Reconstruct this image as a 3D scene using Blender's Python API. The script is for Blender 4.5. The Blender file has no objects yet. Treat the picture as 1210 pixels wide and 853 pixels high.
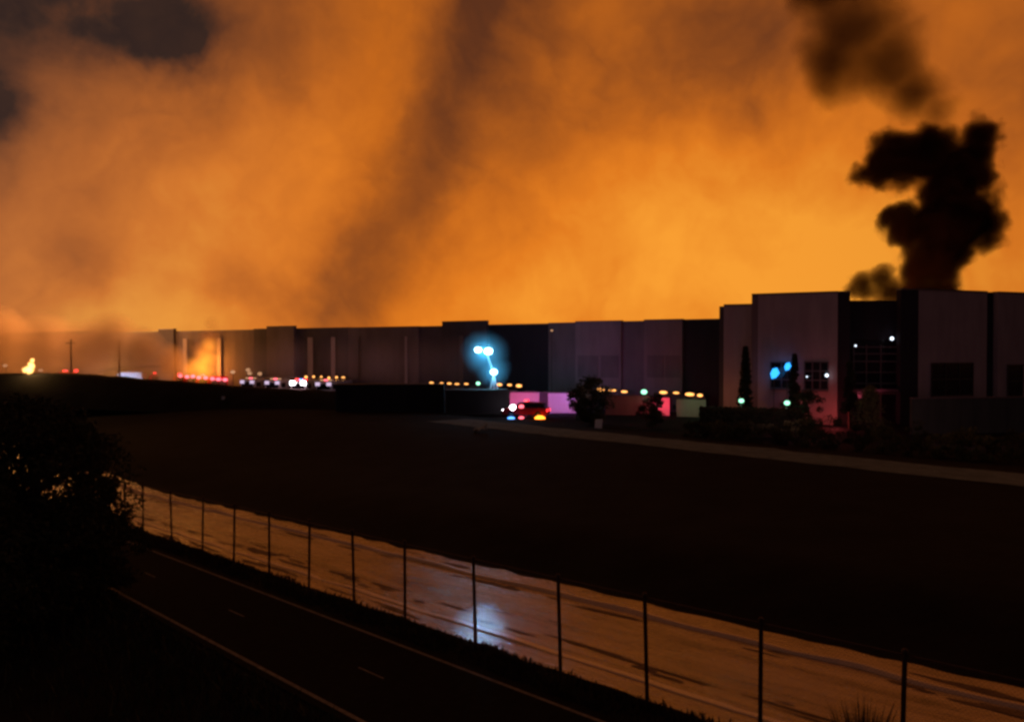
import bpy, bmesh, math, random
from mathutils import Vector, Matrix, noise as mnoise
R = math.radians
random.seed(7)
scene = bpy.context.scene
col = scene.collection

# ------------------------------------------------------------------ camera
CAMZ = 7.5
PITCH = R(0.83)
F = 1000.0
def at(x, y, D):
    """World point at depth D (metres along +Y) seen at photo pixel x, y."""
    dx = (x - 605) / F; dy = (426.5 - y) / F
    d = Vector((dx, math.cos(PITCH) + dy * math.sin(PITCH), -math.sin(PITCH) + dy * math.cos(PITCH)))
    return Vector((0, 0, CAMZ)) + d * (D / d.y)
def gp(x, D, z=0.0):
    return Vector(((x - 605) / F * D, D, z))

cam_data = bpy.data.cameras.new('camera'); cam = bpy.data.objects.new('camera', cam_data); col.objects.link(cam)
cam.location = (0, 0, CAMZ); cam.rotation_euler = (R(90) - PITCH, 0, 0)
cam_data.sensor_width = 36; cam_data.lens = F / 1210 * 36
cam_data.clip_end = 5000; cam_data.clip_start = 0.1
scene.camera = cam

# ------------------------------------------------------------------ helpers
class MB:
    def __init__(s): s.v = []; s.f = []
    def add(s, vs, fs):
        b = len(s.v); s.v += [tuple(v) for v in vs]; s.f += [tuple(i + b for i in f) for f in fs]; return s
    def box(s, c, sx, sy, sz, rz=0.0):
        """c = centre of the base"""
        ca, sa = math.cos(rz), math.sin(rz); vs = []
        for k in (0, 1):
            for (i, j) in ((-1, -1), (1, -1), (1, 1), (-1, 1)):
                x, y = i * sx / 2, j * sy / 2
                vs.append((c[0] + x * ca - y * sa, c[1] + x * sa + y * ca, c[2] + k * sz))
        return s.add(vs, [(3, 2, 1, 0), (4, 5, 6, 7), (0, 1, 5, 4), (1, 2, 6, 5), (2, 3, 7, 6), (3, 0, 4, 7)])
    def slab(s, a, b, z0, z1, th, off=0.0):
        """wall from plan point a to b, thickness th going away from the camera"""
        a = Vector((a[0], a[1])); b = Vector((b[0], b[1])); d = (b - a).normalized(); n = Vector((-d.y, d.x))
        if n.dot((a + b) / 2) < 0: n = -n
        a = a + n * off; b = b + n * off
        vs = []
        for z in (z0, z1):
            for p in (a, b, b + n * th, a + n * th): vs.append((p.x, p.y, z))
        return s.add(vs, [(3, 2, 1, 0), (4, 5, 6, 7), (0, 1, 5, 4), (1, 2, 6, 5), (2, 3, 7, 6), (3, 0, 4, 7)])
    def tube(s, p0, p1, r0, r1=None, n=8):
        r1 = r0 if r1 is None else r1
        p0 = Vector(p0); p1 = Vector(p1); d = (p1 - p0).normalized()
        a = d.orthogonal().normalized(); b = d.cross(a); vs = []
        for p, r in ((p0, r0), (p1, r1)):
            for k in range(n):
                t = 2 * math.pi * k / n; vs.append(p + (a * math.cos(t) + b * math.sin(t)) * r)
        fs = [(k, (k + 1) % n, n + (k + 1) % n, n + k) for k in range(n)]
        fs += [tuple(range(n - 1, -1, -1)), tuple(range(n, 2 * n))]
        return s.add(vs, fs)
    def sphere(s, c, r, n=10, m=6, sz=1.0):
        vs = [(c[0], c[1], c[2] - r * sz)]
        for i in range(1, m):
            t = math.pi * i / m
            for k in range(n):
                p = 2 * math.pi * k / n
                vs.append((c[0] + r * math.sin(t) * math.cos(p), c[1] + r * math.sin(t) * math.sin(p), c[2] - r * sz * math.cos(t)))
        vs.append((c[0], c[1], c[2] + r * sz)); fs = []
        for k in range(n): fs.append((0, 1 + (k + 1) % n, 1 + k))
        for i in range(m - 2):
            for k in range(n):
                a = 1 + i * n + k; b = 1 + i * n + (k + 1) % n; fs.append((a, b, b + n, a + n))
        L = len(vs) - 1; o = 1 + (m - 2) * n
        for k in range(n): fs.append((L, o + k, o + (k + 1) % n))
        return s.add(vs, fs)
    def build(s, name, mat=None, parent=None, origin=None, smooth=False, **tags):
        me = bpy.data.meshes.new(name); vs = s.v
        if origin is not None:
            o = Vector(origin); vs = [tuple(Vector(v) - o) for v in s.v]
        me.from_pydata(vs, [], s.f); me.update()
        ob = bpy.data.objects.new(name, me); col.objects.link(ob)
        if origin is not None: ob.location = origin
        if mat: me.materials.append(mat)
        if smooth:
            for p in me.polygons: p.use_smooth = True
        if parent: ob.parent = parent
        tag(ob, **tags)
        return ob
def tag(o, label=None, cat=None, group=None, kind=None):
    if label: o['label'] = label
    if cat: o['category'] = cat
    if group: o['group'] = group
    if kind: o['kind'] = kind
    return o
def thing(name, label, cat, loc=(0, 0, 0), rz=0.0, group=None):
    o = bpy.data.objects.new(name, None); col.objects.link(o); o.location = loc; o.rotation_euler = (0, 0, rz)
    o.empty_display_size = .3
    return tag(o, label, cat, group)
def copy_tree(o, parent=None, loc=None, rz=None, label=None, scale=None):
    c = o.copy(); col.objects.link(c); c.parent = parent
    if loc is not None: c.location = loc
    if rz is not None: c.rotation_euler = (0, 0, rz)
    if scale is not None: c.scale = scale
    if label: c['label'] = label
    for ch in list(o.children): copy_tree(ch, c)
    return c

def srgb(r, g, b):
    f = lambda c: (c / 255) / 12.92 if c / 255 <= .04045 else ((c / 255 + .055) / 1.055) ** 2.4
    return (f(r), f(g), f(b))

# ---- tiny node-expression helper
class N:
    def __init__(s, nt, sock): s.nt = nt; s.s = sock
    def _m(s, op, *others, clamp=False):
        n = s.nt.nodes.new('ShaderNodeMath'); n.operation = op; n.use_clamp = clamp
        for i, o in enumerate((s,) + others):
            if isinstance(o, N): s.nt.links.new(o.s, n.inputs[i])
            else: n.inputs[i].default_value = float(o)
        return N(s.nt, n.outputs[0])
    def __add__(s, o): return s._m('ADD', o)
    def __radd__(s, o): return s._m('ADD', o)
    def __sub__(s, o): return s._m('SUBTRACT', o)
    def __mul__(s, o): return s._m('MULTIPLY', o)
    def __rmul__(s, o): return s._m('MULTIPLY', o)
    def __truediv__(s, o): return s._m('DIVIDE', o)
    def mx(s, o): return s._m('MAXIMUM', o)
    def mn(s, o): return s._m('MINIMUM', o)
    def exp(s): return s._m('EXPONENT')
    def clamp(s): return s._m('ADD', 0.0, clamp=True)
    def pw(s, o): return s._m('POWER', o)
def noise(nt, vec, scale, detail=3, rough=.5, dist=0.0, color=False):
    n = nt.nodes.new('ShaderNodeTexNoise'); n.inputs['Scale'].default_value = scale
    n.inputs['Detail'].default_value = detail; n.inputs['Roughness'].default_value = rough
    n.inputs['Distortion'].default_value = dist
    if vec is not None: nt.links.new(vec, n.inputs['Vector'])
    return N(nt, n.outputs['Color'] if color else n.outputs['Fac'])
def ramp(nt, fac, stops, interp='LINEAR'):
    n = nt.nodes.new('ShaderNodeValToRGB'); n.color_ramp.interpolation = interp
    e = n.color_ramp.elements
    while len(e) < len(stops): e.new(.5)
    for i, (p, c) in enumerate(stops):
        e[i].position = p; e[i].color = (c[0], c[1], c[2], 1) if not isinstance(c, (int, float)) else (c, c, c, 1)
    nt.links.new(fac.s, n.inputs[0]); return n.outputs[0]
def mixcol(nt, fac, a, b):
    n = nt.nodes.new('ShaderNodeMix'); n.data_type = 'RGBA'
    if isinstance(fac, N): nt.links.new(fac.s, n.inputs[0])
    else: n.inputs[0].default_value = fac
    for sock, v in ((n.inputs[6], a), (n.inputs[7], b)):
        if isinstance(v, tuple): sock.default_value = (*v, 1)
        else: nt.links.new(v, sock)
    return n.outputs[2]
def mapping(nt, vec, scale=(1, 1, 1), rot=(0, 0, 0)):
    n = nt.nodes.new('ShaderNodeMapping'); n.inputs['Scale'].default_value = scale; n.inputs['Rotation'].default_value = rot
    nt.links.new(vec, n.inputs['Vector']); return n.outputs[0]
def newmat(name):
    m = bpy.data.materials.new(name); m.use_nodes = True; nt = m.node_tree; nt.nodes.clear()
    out = nt.nodes.new('ShaderNodeOutputMaterial'); tc = nt.nodes.new('ShaderNodeTexCoord')
    return m, nt, out, tc
def surf(name, c, var=.25, scale=1.5, rough=.8, spec=.3, metal=0.0, bump=.0, bscale=20, stretch=(1, 1, 1), detail=4):
    """procedural paint/soil/metal: base colour modulated by noise"""
    m, nt, out, tc = newmat(name)
    p = nt.nodes.new('ShaderNodeBsdfPrincipled')
    v = mapping(nt, tc.outputs['Object'], stretch)
    n = noise(nt, v, scale, detail, .6)
    lo = tuple(x * (1 - var) for x in c); hi = tuple(min(1, x * (1 + var)) for x in c)
    nt.links.new(ramp(nt, n, [(.25, lo), (.75, hi)]), p.inputs['Base Color'])
    p.inputs['Roughness'].default_value = rough; p.inputs['Specular IOR Level'].default_value = spec
    p.inputs['Metallic'].default_value = metal
    if bump:
        b = nt.nodes.new('ShaderNodeBump'); b.inputs['Strength'].default_value = bump; b.inputs['Distance'].default_value = .05
        n2 = noise(nt, v, bscale, 3); nt.links.new(n2.s, b.inputs['Height']); nt.links.new(b.outputs[0], p.inputs['Normal'])
    nt.links.new(p.outputs[0], out.inputs[0]); return m
def emit(name, c, st):
    m, nt, out, tc = newmat(name)
    e = nt.nodes.new('ShaderNodeEmission'); e.inputs[0].default_value = (*c, 1); e.inputs[1].default_value = st
    nt.links.new(e.outputs[0], out.inputs[0]); return m

# ------------------------------------------------------------------ world: night sky full of fire-lit smoke
world = bpy.data.worlds.new('World'); scene.world = world; world.use_nodes = True
nt = world.node_tree; nt.nodes.clear()
wout = nt.nodes.new('ShaderNodeOutputWorld'); tc = nt.nodes.new('ShaderNodeTexCoord')
D = tc.outputs['Generated']
sep = nt.nodes.new('ShaderNodeSeparateXYZ'); nt.links.new(D, sep.inputs[0])
X, Y, Z = (N(nt, sep.outputs[i]) for i in range(3))
az = X._m('ARCTAN2', Y) * 57.2958
el = Z._m('ARCSINE') * 57.2958
w1 = noise(nt, D, 3.6, 5, .55, color=True); w2 = noise(nt, D, 11, 5, .6, color=True)
s1 = nt.nodes.new('ShaderNodeSeparateColor'); nt.links.new(w1.s, s1.inputs[0])
s2 = nt.nodes.new('ShaderNodeSeparateColor'); nt.links.new(w2.s, s2.inputs[0])
a1 = N(nt, s1.outputs[0]) - .5; b1 = N(nt, s1.outputs[1]) - .5; a2 = N(nt, s2.outputs[0]) - .5; b2 = N(nt, s2.outputs[1]) - .5
AZ = az + a1 * 8 + a2 * 4.5
EL = el + b1 * 8 + b2 * 4
def dirdeg(x, y):
    a = math.atan((x - 605) / F); e = math.atan((412 - y) / F * math.cos(a)); return math.degrees(a), math.degrees(e)
def gauss(x, y, sx, sy, ang, w, flat=False):
    """soft lobe of brighter or darker smoke: direction given in the photo's pixels, spreads in pixels, angle in degrees"""
    a, e = dirdeg(x, y); k = 57.3 / F
    ca, sa = math.cos(R(ang)), math.sin(R(ang))
    u = (AZ - a) * (ca / (sx * k)) + (EL - e) * (sa / (sx * k))
    v = (AZ - a) * (-sa / (sy * k)) + (EL - e) * (ca / (sy * k))
    q = u * u + v * v
    if flat: q = q * q
    return (q * -0.5).exp() * w
B = (el * -0.004) + .69
LOBES = [
 (960, 325, 170, 90, 0, .32), (800, 310, 160, 100, 0, .10), (160, 372, 110, 50, 0, .34), (340, 200, 110, 120, 20, .09),
 (620, 375, 70, 36, 0, .14), (890, 210, 120, 60, 0, .05),
 (500, 200, 210, 40, 60, -.23), (390, 345, 60, 34, 30, -.17), (620, 20, 100, 75, 60, -.12), (290, 260, 120, 90, 0, .08), (680, 120, 90, 90, 0, -.05), (440, 60, 60, 70, 0, .06), (290, 345, 34, 26, 0, -.12), (640, 320, 26, 34, 20, .07), (760, 345, 60, 26, 0, -.06),
 (880, 60, 50, 80, -80, -.22), (1190, 130, 60, 50, 0, -.14), (1170, 60, 60, 50, 0, .05),
 (0, 260, 80, 150, 0, -.07), (310, 50, 150, 55, 0, -.14), (50, 60, 110, 60, 0, -.12), (100, 318, 22, 24, -45, -.22), (20, 410, 90, 30, 0, -.12),
 (295, 322, 30, 22, 0, -.10),
]
for l in LOBES: B = B + gauss(*l)
n3 = noise(nt, D, 5.5, 5, .5, .4)
n4 = noise(nt, D, 17, 5, .55, .3)
# billows: creased noise riding on the warped directions, so edges curl like rolling smoke
wv_ = nt.nodes.new('ShaderNodeVectorMath'); wv_.operation = 'SCALE'; wv_.inputs['Scale'].default_value = .32; nt.links.new(w1.s, wv_.inputs[0])
wa_ = nt.nodes.new('ShaderNodeVectorMath'); wa_.operation = 'ADD'; nt.links.new(D, wa_.inputs[0]); nt.links.new(wv_.outputs[0], wa_.inputs[1])
def crease(scale): return ((noise(nt, wa_.outputs[0], scale, 3, .5, .2) - .5)._m('ABSOLUTE')) * 2.2
BIL = crease(4.5) * .55 + crease(11) * .38 + crease(24) * .12
B = (B + (n3 - .5) * .28 + (n4 - .5) * .07 + (BIL - .22) * .30).mx(BIL * .22 + .25)
for l in [(30, 2, 70, 20, -8, -.30), (125, -4, 75, 26, -14, -.38), (192, 40, 24, 22, 0, -.34), (-12, 120, 28, 46, 0, -.40)]: B = B + gauss(*l) * ((n3 - .5) * 1.2 + (n4 - .5) * 1.8 + 1)
B = (B + (n4 - .5) * .05).mx(n4 * .22 - .03)
# seen from above the horizon in front only: behind the camera the night is nearly dark
front = ((az * az) * (-1 / (2 * 52.0 ** 2))).exp()
top = ((el.mx(0) * el.mx(0)) * (-1 / (2 * 62.0 ** 2))).exp()
smoke = ramp(nt, B.clamp(), [(.0, srgb(42, 31, 29)), (.12, srgb(56, 37, 29)), (.28, srgb(98, 52, 28)), (.45, srgb(150, 78, 28)), (.62, srgb(198, 104, 28)),
                             (.78, srgb(228, 125, 32)), (1.0, srgb(252, 160, 50))])
grey = ((az + 31) * (-1 / 22.0) + 1).clamp() * .34
smoke = mixcol(nt, grey, smoke, mixcol(nt, B.clamp(), srgb(34, 28, 30), srgb(190, 130, 92)))
vm = nt.nodes.new('ShaderNodeVectorMath'); vm.operation = 'SCALE'; nt.links.new(smoke, vm.inputs[0]); nt.links.new((front * top).s, vm.inputs['Scale'])
bg = nt.nodes.new('ShaderNodeBackground'); nt.links.new(vm.outputs[0], bg.inputs[0]); bg.inputs[1].default_value = 1.0
# added dim purple fill, mostly behind the viewer, to light the facades
back = ((front * -1) + 1)
purple_fill = nt.nodes.new('ShaderNodeBackground'); purple_fill.inputs[0].default_value = (.75, .5, .66, 1)
nt.links.new((back * .022).s, purple_fill.inputs[1])
sky = nt.nodes.new('ShaderNodeTexSky'); sky.sky_type = 'NISHITA'; sky.sun_disc = False
sky.sun_elevation = R(35); sky.sun_rotation = R(200)
bs = nt.nodes.new('ShaderNodeBackground'); nt.links.new(sky.outputs[0], bs.inputs[0]); bs.inputs[1].default_value = .00012   # very faint night air
ad1 = nt.nodes.new('ShaderNodeAddShader'); ad2 = nt.nodes.new('ShaderNodeAddShader')
nt.links.new(bg.outputs[0], ad1.inputs[0]); nt.links.new(purple_fill.outputs[0], ad1.inputs[1])
nt.links.new(ad1.outputs[0], ad2.inputs[0]); nt.links.new(bs.outputs[0], ad2.inputs[1]); nt.links.new(ad2.outputs[0], wout.inputs[0])
world.cycles.sampling_method = 'MANUAL'; world.cycles.sample_map_resolution = 512

sun_d = bpy.data.lights.new('facade_fill', 'SUN'); sun_d.energy = .012; sun_d.angle = R(2); sun_d.color = (.8, .75, 1)  # added unseen fill from behind the camera for the facades
sun = bpy.data.objects.new('facade_fill', sun_d); col.objects.link(sun); sun.rotation_euler = (R(55), 0, R(-20))

# ------------------------------------------------------------------ materials
def wallmat(name, c, var=.15):
    """tilt-up concrete wall paint with faint panel seams, streaks and grime"""
    m, nt, out, tc = newmat(name); p = nt.nodes.new('ShaderNodeBsdfPrincipled')
    v = tc.outputs['Object']
    n = noise(nt, mapping(nt, v, (1, 1, .18)), .9, 5, .65) * .6 + noise(nt, v, .25, 3) * .4
    lo = tuple(x * (1 - var) for x in c); hi = tuple(x * (1 + var) for x in c)
    nt.links.new(ramp(nt, n, [(.3, lo), (.7, hi)]), p.inputs['Base Color'])
    p.inputs['Roughness'].default_value = .85; p.inputs['Specular IOR Level'].default_value = .2
    nt.links.new(p.outputs[0], out.inputs[0]); return m
M = {}
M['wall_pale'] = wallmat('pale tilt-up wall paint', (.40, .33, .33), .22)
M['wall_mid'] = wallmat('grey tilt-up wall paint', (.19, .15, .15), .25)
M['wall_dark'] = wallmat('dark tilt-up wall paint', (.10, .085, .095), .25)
M['wall_black'] = wallmat('charcoal paint and side shade', (.035, .032, .04), .25)
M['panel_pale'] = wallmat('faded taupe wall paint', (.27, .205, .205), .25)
M['white_wall'] = wallmat('white wall paint', (.7, .68, .66), .08)
M['frame'] = surf('grey aluminium frame', (.14, .12, .12), .1, rough=.5, spec=.4)
M['trim'] = surf('parapet cap metal', (.12, .1, .1), .1, rough=.5)
M['dark_metal'] = surf('dark painted metal', (.05, .045, .045), .2, rough=.5)
M['galv'] = surf('galvanised steel', (.10, .09, .085), .15, 6, rough=.55, metal=.3)
M['rust_post'] = surf('weathered brown fence steel', (.045, .028, .024), .3, 8, rough=.6)
M['soil'] = surf('dark damp soil', (.010, .011, .013), .5, .35, rough=.95, spec=.05, bump=.4, bscale=3)
M['asphalt'] = surf('old asphalt', (.012, .0115, .011), .3, 3.5, rough=.95, spec=.02, bump=.3, bscale=60)
M['paint_line'] = surf('worn white road paint', (.17, .17, .16), .4, 6, rough=.9, spec=.05)
M['levee'] = surf('compacted pale gravel', (.14, .19, .20), .35, 1.2, rough=.95, spec=.05, bump=.3, bscale=20)
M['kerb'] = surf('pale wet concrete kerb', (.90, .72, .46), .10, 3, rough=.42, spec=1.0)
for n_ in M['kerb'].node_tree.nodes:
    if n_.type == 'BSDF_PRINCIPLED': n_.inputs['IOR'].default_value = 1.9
M['tire'] = surf('black tyre rubber', (.02, .02, .02), .2)
M['red_paint'] = surf('fire engine red paint', (.45, .02, .02), .1, rough=.3, spec=.5)
M['white_paint'] = surf('white vehicle paint', (.7, .7, .7), .05, rough=.35, spec=.5)
M['black_paint'] = surf('black vehicle paint', (.02, .02, .022), .05, rough=.3, spec=.5)
M['chrome'] = surf('bright metal', (.6, .6, .6), .05, rough=.3, metal=.9)
M['rim'] = surf('dull steel rim', (.35, .35, .35), .05, rough=.4, metal=.7)
M['green_wall'] = wallmat('dark green screen wall paint', (.065, .075, .06), .3)
M['container'] = surf('dark weathered container paint', (.03, .028, .034), .3, .8, rough=.7, stretch=(1, 1, .3))
M['bark'] = surf('dark bark', (.05, .035, .025), .3, 8, rough=.9)
M['leaf_dark'] = surf('dark green leaves', (.035, .045, .022), .5, 1.2, rough=.7, spec=.2)
M['leaf_mid'] = surf('olive green leaves', (.07, .085, .035), .4, 1.2, rough=.7, spec=.2)
M['leaf_pale'] = surf('pale yellow green leaves', (.13, .14, .055), .4, 1.2, rough=.7, spec=.2)
M['grass'] = surf('dry dark grass', (.05, .045, .028), .5, 1.5, rough=.9, spec=.1)
M['sheet'] = surf('crumpled pale plastic sheet', (.35, .42, .38), .3, 4, rough=.5)
M['wood'] = surf('weathered pole wood', (.10, .075, .06), .3, 5, rough=.9, stretch=(1, 1, .2))
m, nt, out, tc = newmat('dark window glass'); p = nt.nodes.new('ShaderNodeBsdfPrincipled')
n = noise(nt, tc.outputs['Object'], .5, 2); nt.links.new(ramp(nt, n, [(.3, (.012, .010, .014)), (.7, (.02, .017, .022))]), p.inputs['Base Color'])
p.inputs['Roughness'].default_value = .12; p.inputs['Specular IOR Level'].default_value = .6; nt.links.new(p.outputs[0], out.inputs[0]); M['glass'] = m
EM = {
 'amber': emit('amber lamp glow', (1, .40, .10), 2.6), 'orange': emit('orange lamp glow', (1, .26, .02), 5),
 'red': emit('red beacon glow', (1, .03, .03), 6), 'pink': emit('pink red beacon glow', (1, .12, .16), 3), 'white': emit('white headlamp glow', (1, .93, 1), 12),
 'dimwhite': emit('dim lilac headlamp glow', (.8, .6, .85), .9), 'cyan': emit('floodlight glow', (.50, .90, 1), 16), 'blue': emit('blue reflection glow', (.03, .35, 1), 2.2),
 'bluebeacon': emit('blue beacon glow', (.1, .35, 1), 3), 'green': emit('green white lamp glow', (.35, 1, .6), 2.4), 'smallwhite': emit('small white lamp glow', (.75, .85, 1), 3),
 'dimamber': emit('dim amber lamp glow', (1, .5, .25), .6), 'bluepanel': emit('lit pale blue side', (.35, .5, 1), .6),
}

# ------------------------------------------------------------------ terrain: s runs along the channel, v across it
du = Vector((-.667, .745)); dv = Vector((.745, .667))
def sv(p): return p.x * du.x + p.y * du.y, p.x * dv.x + p.y * dv.y
def clampf(x, a, b): return max(a, min(b, x))
def lerp_tab(t, x):
    if x <= t[0][0]: return t[0][1]
    for (a, za), (b, zb) in zip(t, t[1:]):
        if x <= b: return za + (zb - za) * (x - a) / (b - a)
    return t[-1][1]
PROF = [(-200, -2.5), (-20, -1.6), (5, -.6), (8.4, -.12), (8.9, 0), (12.8, 0), (13.4, .05), (14.2, -.04), (14.9, -.15), (15.15, -.18), (17.3, -.43), (20.55, -.70), (21.9, -.72),
        (26.0, .25), (30, .35), (47.2, .5), (55.0, .5), (60, .0), (1200, 0)]
def grade(s):
    return -.045 * (clampf(s, -25, 62) - 13.6) if s < 62 else -.045 * 48.4 * 1.0
def zt(s, v):
    w = 1 - clampf((v - 24) / 22, 0, 1); w = w * w * (3 - 2 * w)
    g = grade(s) * w
    z = lerp_tab(PROF, v) + g
    return z
def P(s, v, dz=0.0):
    q = du * s + dv * v; return Vector((q.x, q.y, zt(s, v) + dz))
def sheet(name, ss, vs, dz, mat, jitter=0.0, js=1.0, parent=None, kind='structure', edge=None, smooth=True):
    mb = MB(); pts = []
    for i, s in enumerate(ss):
        for j, v in enumerate(vs):
            vv = v
            if edge and j in (0, len(vs) - 1): vv += edge * mnoise.noise(Vector((s * .7, j * 9.1, 0)))
            p = P(s, vv, dz)
            if jitter: p.z += jitter * mnoise.noise(Vector((p.x * js, p.y * js, 3.1)))
            pts.append(p)
    nv = len(vs); fs = []
    for i in range(len(ss) - 1):
        for j in range(nv - 1):
            a = i * nv + j; fs.append((a, a + nv, a + nv + 1, a + 1))
    mb.add(pts, fs)
    return mb.build(name, mat, parent, kind=kind, smooth=smooth)
def frange(a, b, st):
    n = max(1, round((b - a) / st)); return [a + (b - a) * i / n for i in range(n + 1)]
S_ALL = [-700, -300, -120] + frange(-60, 60, 2) + frange(63, 150, 6) + [180, 250, 400, 700, 1200]
V_ALL = [-900, -300, -100, -50, -20, -8, -2, 2, 4, 5, 6, 7, 8.4, 8.9, 12.8, 13.1, 13.4, 13.8, 14.2, 14.9, 15.15, 16, 17.3, 19, 20.55, 21.9, 23, 24.5, 26, 28, 30, 34, 38, 42, 47.2, 51, 55, 60, 70, 100, 200, 500, 1500, 3000]
sheet('ground', S_ALL, V_ALL, -.03, M['soil'], .012, 1.3)

# ---- wet concrete channel lining
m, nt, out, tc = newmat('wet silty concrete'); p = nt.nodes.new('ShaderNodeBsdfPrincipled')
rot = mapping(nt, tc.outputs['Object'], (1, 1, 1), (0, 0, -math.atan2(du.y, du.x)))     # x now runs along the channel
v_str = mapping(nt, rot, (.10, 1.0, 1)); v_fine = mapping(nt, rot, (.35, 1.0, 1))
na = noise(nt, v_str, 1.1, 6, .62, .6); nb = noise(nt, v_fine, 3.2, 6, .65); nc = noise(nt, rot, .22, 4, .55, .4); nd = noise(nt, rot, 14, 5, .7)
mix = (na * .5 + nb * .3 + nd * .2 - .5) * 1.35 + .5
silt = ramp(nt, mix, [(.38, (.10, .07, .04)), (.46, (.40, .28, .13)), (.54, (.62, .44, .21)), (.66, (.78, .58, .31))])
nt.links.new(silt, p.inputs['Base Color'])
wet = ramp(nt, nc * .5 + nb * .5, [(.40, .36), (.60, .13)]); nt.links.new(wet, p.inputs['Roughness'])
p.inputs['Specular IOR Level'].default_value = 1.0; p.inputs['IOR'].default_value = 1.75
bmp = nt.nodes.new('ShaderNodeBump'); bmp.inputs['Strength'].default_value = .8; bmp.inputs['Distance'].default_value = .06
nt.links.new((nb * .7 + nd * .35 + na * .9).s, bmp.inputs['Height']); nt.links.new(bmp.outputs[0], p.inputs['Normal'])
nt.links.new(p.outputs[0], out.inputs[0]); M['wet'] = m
SC = frange(-30, 120, .5)
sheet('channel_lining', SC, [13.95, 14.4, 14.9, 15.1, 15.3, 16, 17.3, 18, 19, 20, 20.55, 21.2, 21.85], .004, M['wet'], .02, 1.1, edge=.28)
def bar(name, v0, v1, h, mat, s0=-28, s1=118, jit=.03, label=None, parent=None, kind='structure', dz=0.0):
    mb = MB(); ss = frange(s0, s1, .6); pts = []
    for s in ss:
        j = jit * mnoise.noise(Vector((s * .5, v0, 0)))
        for (v, hh) in ((v0 + j, -.05), (v0 + j + .03, h), (v1 + j - .03, h * .25), (v1 + j, -.06)):
            q = P(s, v, hh + dz); q.z += .25 * j; pts.append(q)
    fs = []
    for i in range(len(ss) - 1):
        for k in range(3): a = i * 4 + k; fs.append((a, a + 4, a + 5, a + 1))
    fs += [(0, 1, 2, 3), tuple(len(pts) - 1 - k for k in range(4))]
    mb.add(pts, fs); return mb.build(name, mat, parent, kind=kind)
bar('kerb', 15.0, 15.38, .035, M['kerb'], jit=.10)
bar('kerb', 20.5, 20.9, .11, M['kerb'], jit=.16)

# ---- dark silt left in patches along the crest and the foot of the slope
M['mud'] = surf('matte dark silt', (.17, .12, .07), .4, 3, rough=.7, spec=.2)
mb = MB(); rm_ = random.Random(11)
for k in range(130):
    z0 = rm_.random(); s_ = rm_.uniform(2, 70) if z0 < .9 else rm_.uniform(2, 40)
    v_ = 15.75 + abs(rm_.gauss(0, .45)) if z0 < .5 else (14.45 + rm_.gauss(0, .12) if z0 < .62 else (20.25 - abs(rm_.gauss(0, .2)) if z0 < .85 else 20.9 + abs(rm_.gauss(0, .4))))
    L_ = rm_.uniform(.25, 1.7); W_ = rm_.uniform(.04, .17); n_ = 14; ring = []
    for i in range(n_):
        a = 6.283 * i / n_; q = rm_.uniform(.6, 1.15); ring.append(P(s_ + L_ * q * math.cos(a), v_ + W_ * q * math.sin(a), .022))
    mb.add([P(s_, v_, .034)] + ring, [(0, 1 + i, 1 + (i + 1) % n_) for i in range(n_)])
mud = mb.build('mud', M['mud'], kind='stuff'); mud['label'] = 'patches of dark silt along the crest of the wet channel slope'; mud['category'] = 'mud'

# ---- cycle path beside the fence with edge lines and centre dashes
S_PATH = frange(-30, 62, 1)
path = sheet('path', S_PATH, [8.85, 9.5, 10.5, 11.5, 12.75], .004, M['asphalt'])
def line(name, v0, v1, s0, s1):
    sheet(name, frange(s0, s1, 1), [v0, v1], .008, M['paint_line'], parent=path, kind=None)
line('edge_line', 9.05, 9.16, -28, 60); line('edge_line', 12.40, 12.50, -28, 60)
for k in range(9): line('centre_dash', 10.76, 10.81, -6 + k * 7.5, -6 + k * 7.5 + 1.1)

# ---- pale gravel service road on top of the far bank
sheet('road', frange(-20, 66, 2), [48.0, 49, 50, 51.5, 52.8], .006, M['levee'], .03, .6, edge=.7)

# ---- dark mounds in the middle distance
def mound(name, pts, width, mat):
    """ridge through (px, D, top z)"""
    mb = MB(); prof = [(-1, -.3), (-.7, .35), (-.3, .9), (0, 1.0), (.3, .92), (.7, .4), (1, -.3)]
    rows = []
    n = 60
    for i in range(n + 1):
        t = i / n * (len(pts) - 1); k = min(int(t), len(pts) - 2); f = t - k
        x = pts[k][0] * (1 - f) + pts[k + 1][0] * f; Dd = pts[k][1] * (1 - f) + pts[k + 1][1] * f; h = pts[k][2] * (1 - f) + pts[k + 1][2] * f
        taper = min(1, i / 2.0, (n - i) / 2.0)
        for (o, hh) in prof:
            q = gp(x, Dd + o * width); q.z = hh * h * taper if hh > 0 else hh
            if hh > 0: q.z += .16 * mnoise.noise(Vector((q.x * .35, q.y * .35, 1)))
            rows.append(q)
    m_ = len(prof); fs = []
    for i in range(n):
        for j in range(m_ - 1): a = i * m_ + j; fs.append((a, a + m_, a + m_ + 1, a + 1))
    mb.add(rows, fs); return mb.build(name, mat, kind='structure', smooth=True)
mound('hill', [(-140, 122, 4.4), (0, 120, 4.05), (100, 118, 4.05), (170, 114, 3.5), (300, 108, 2.65), (395, 104, 2.3), (440, 102, 1.2)], 9, M['soil'])

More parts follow.
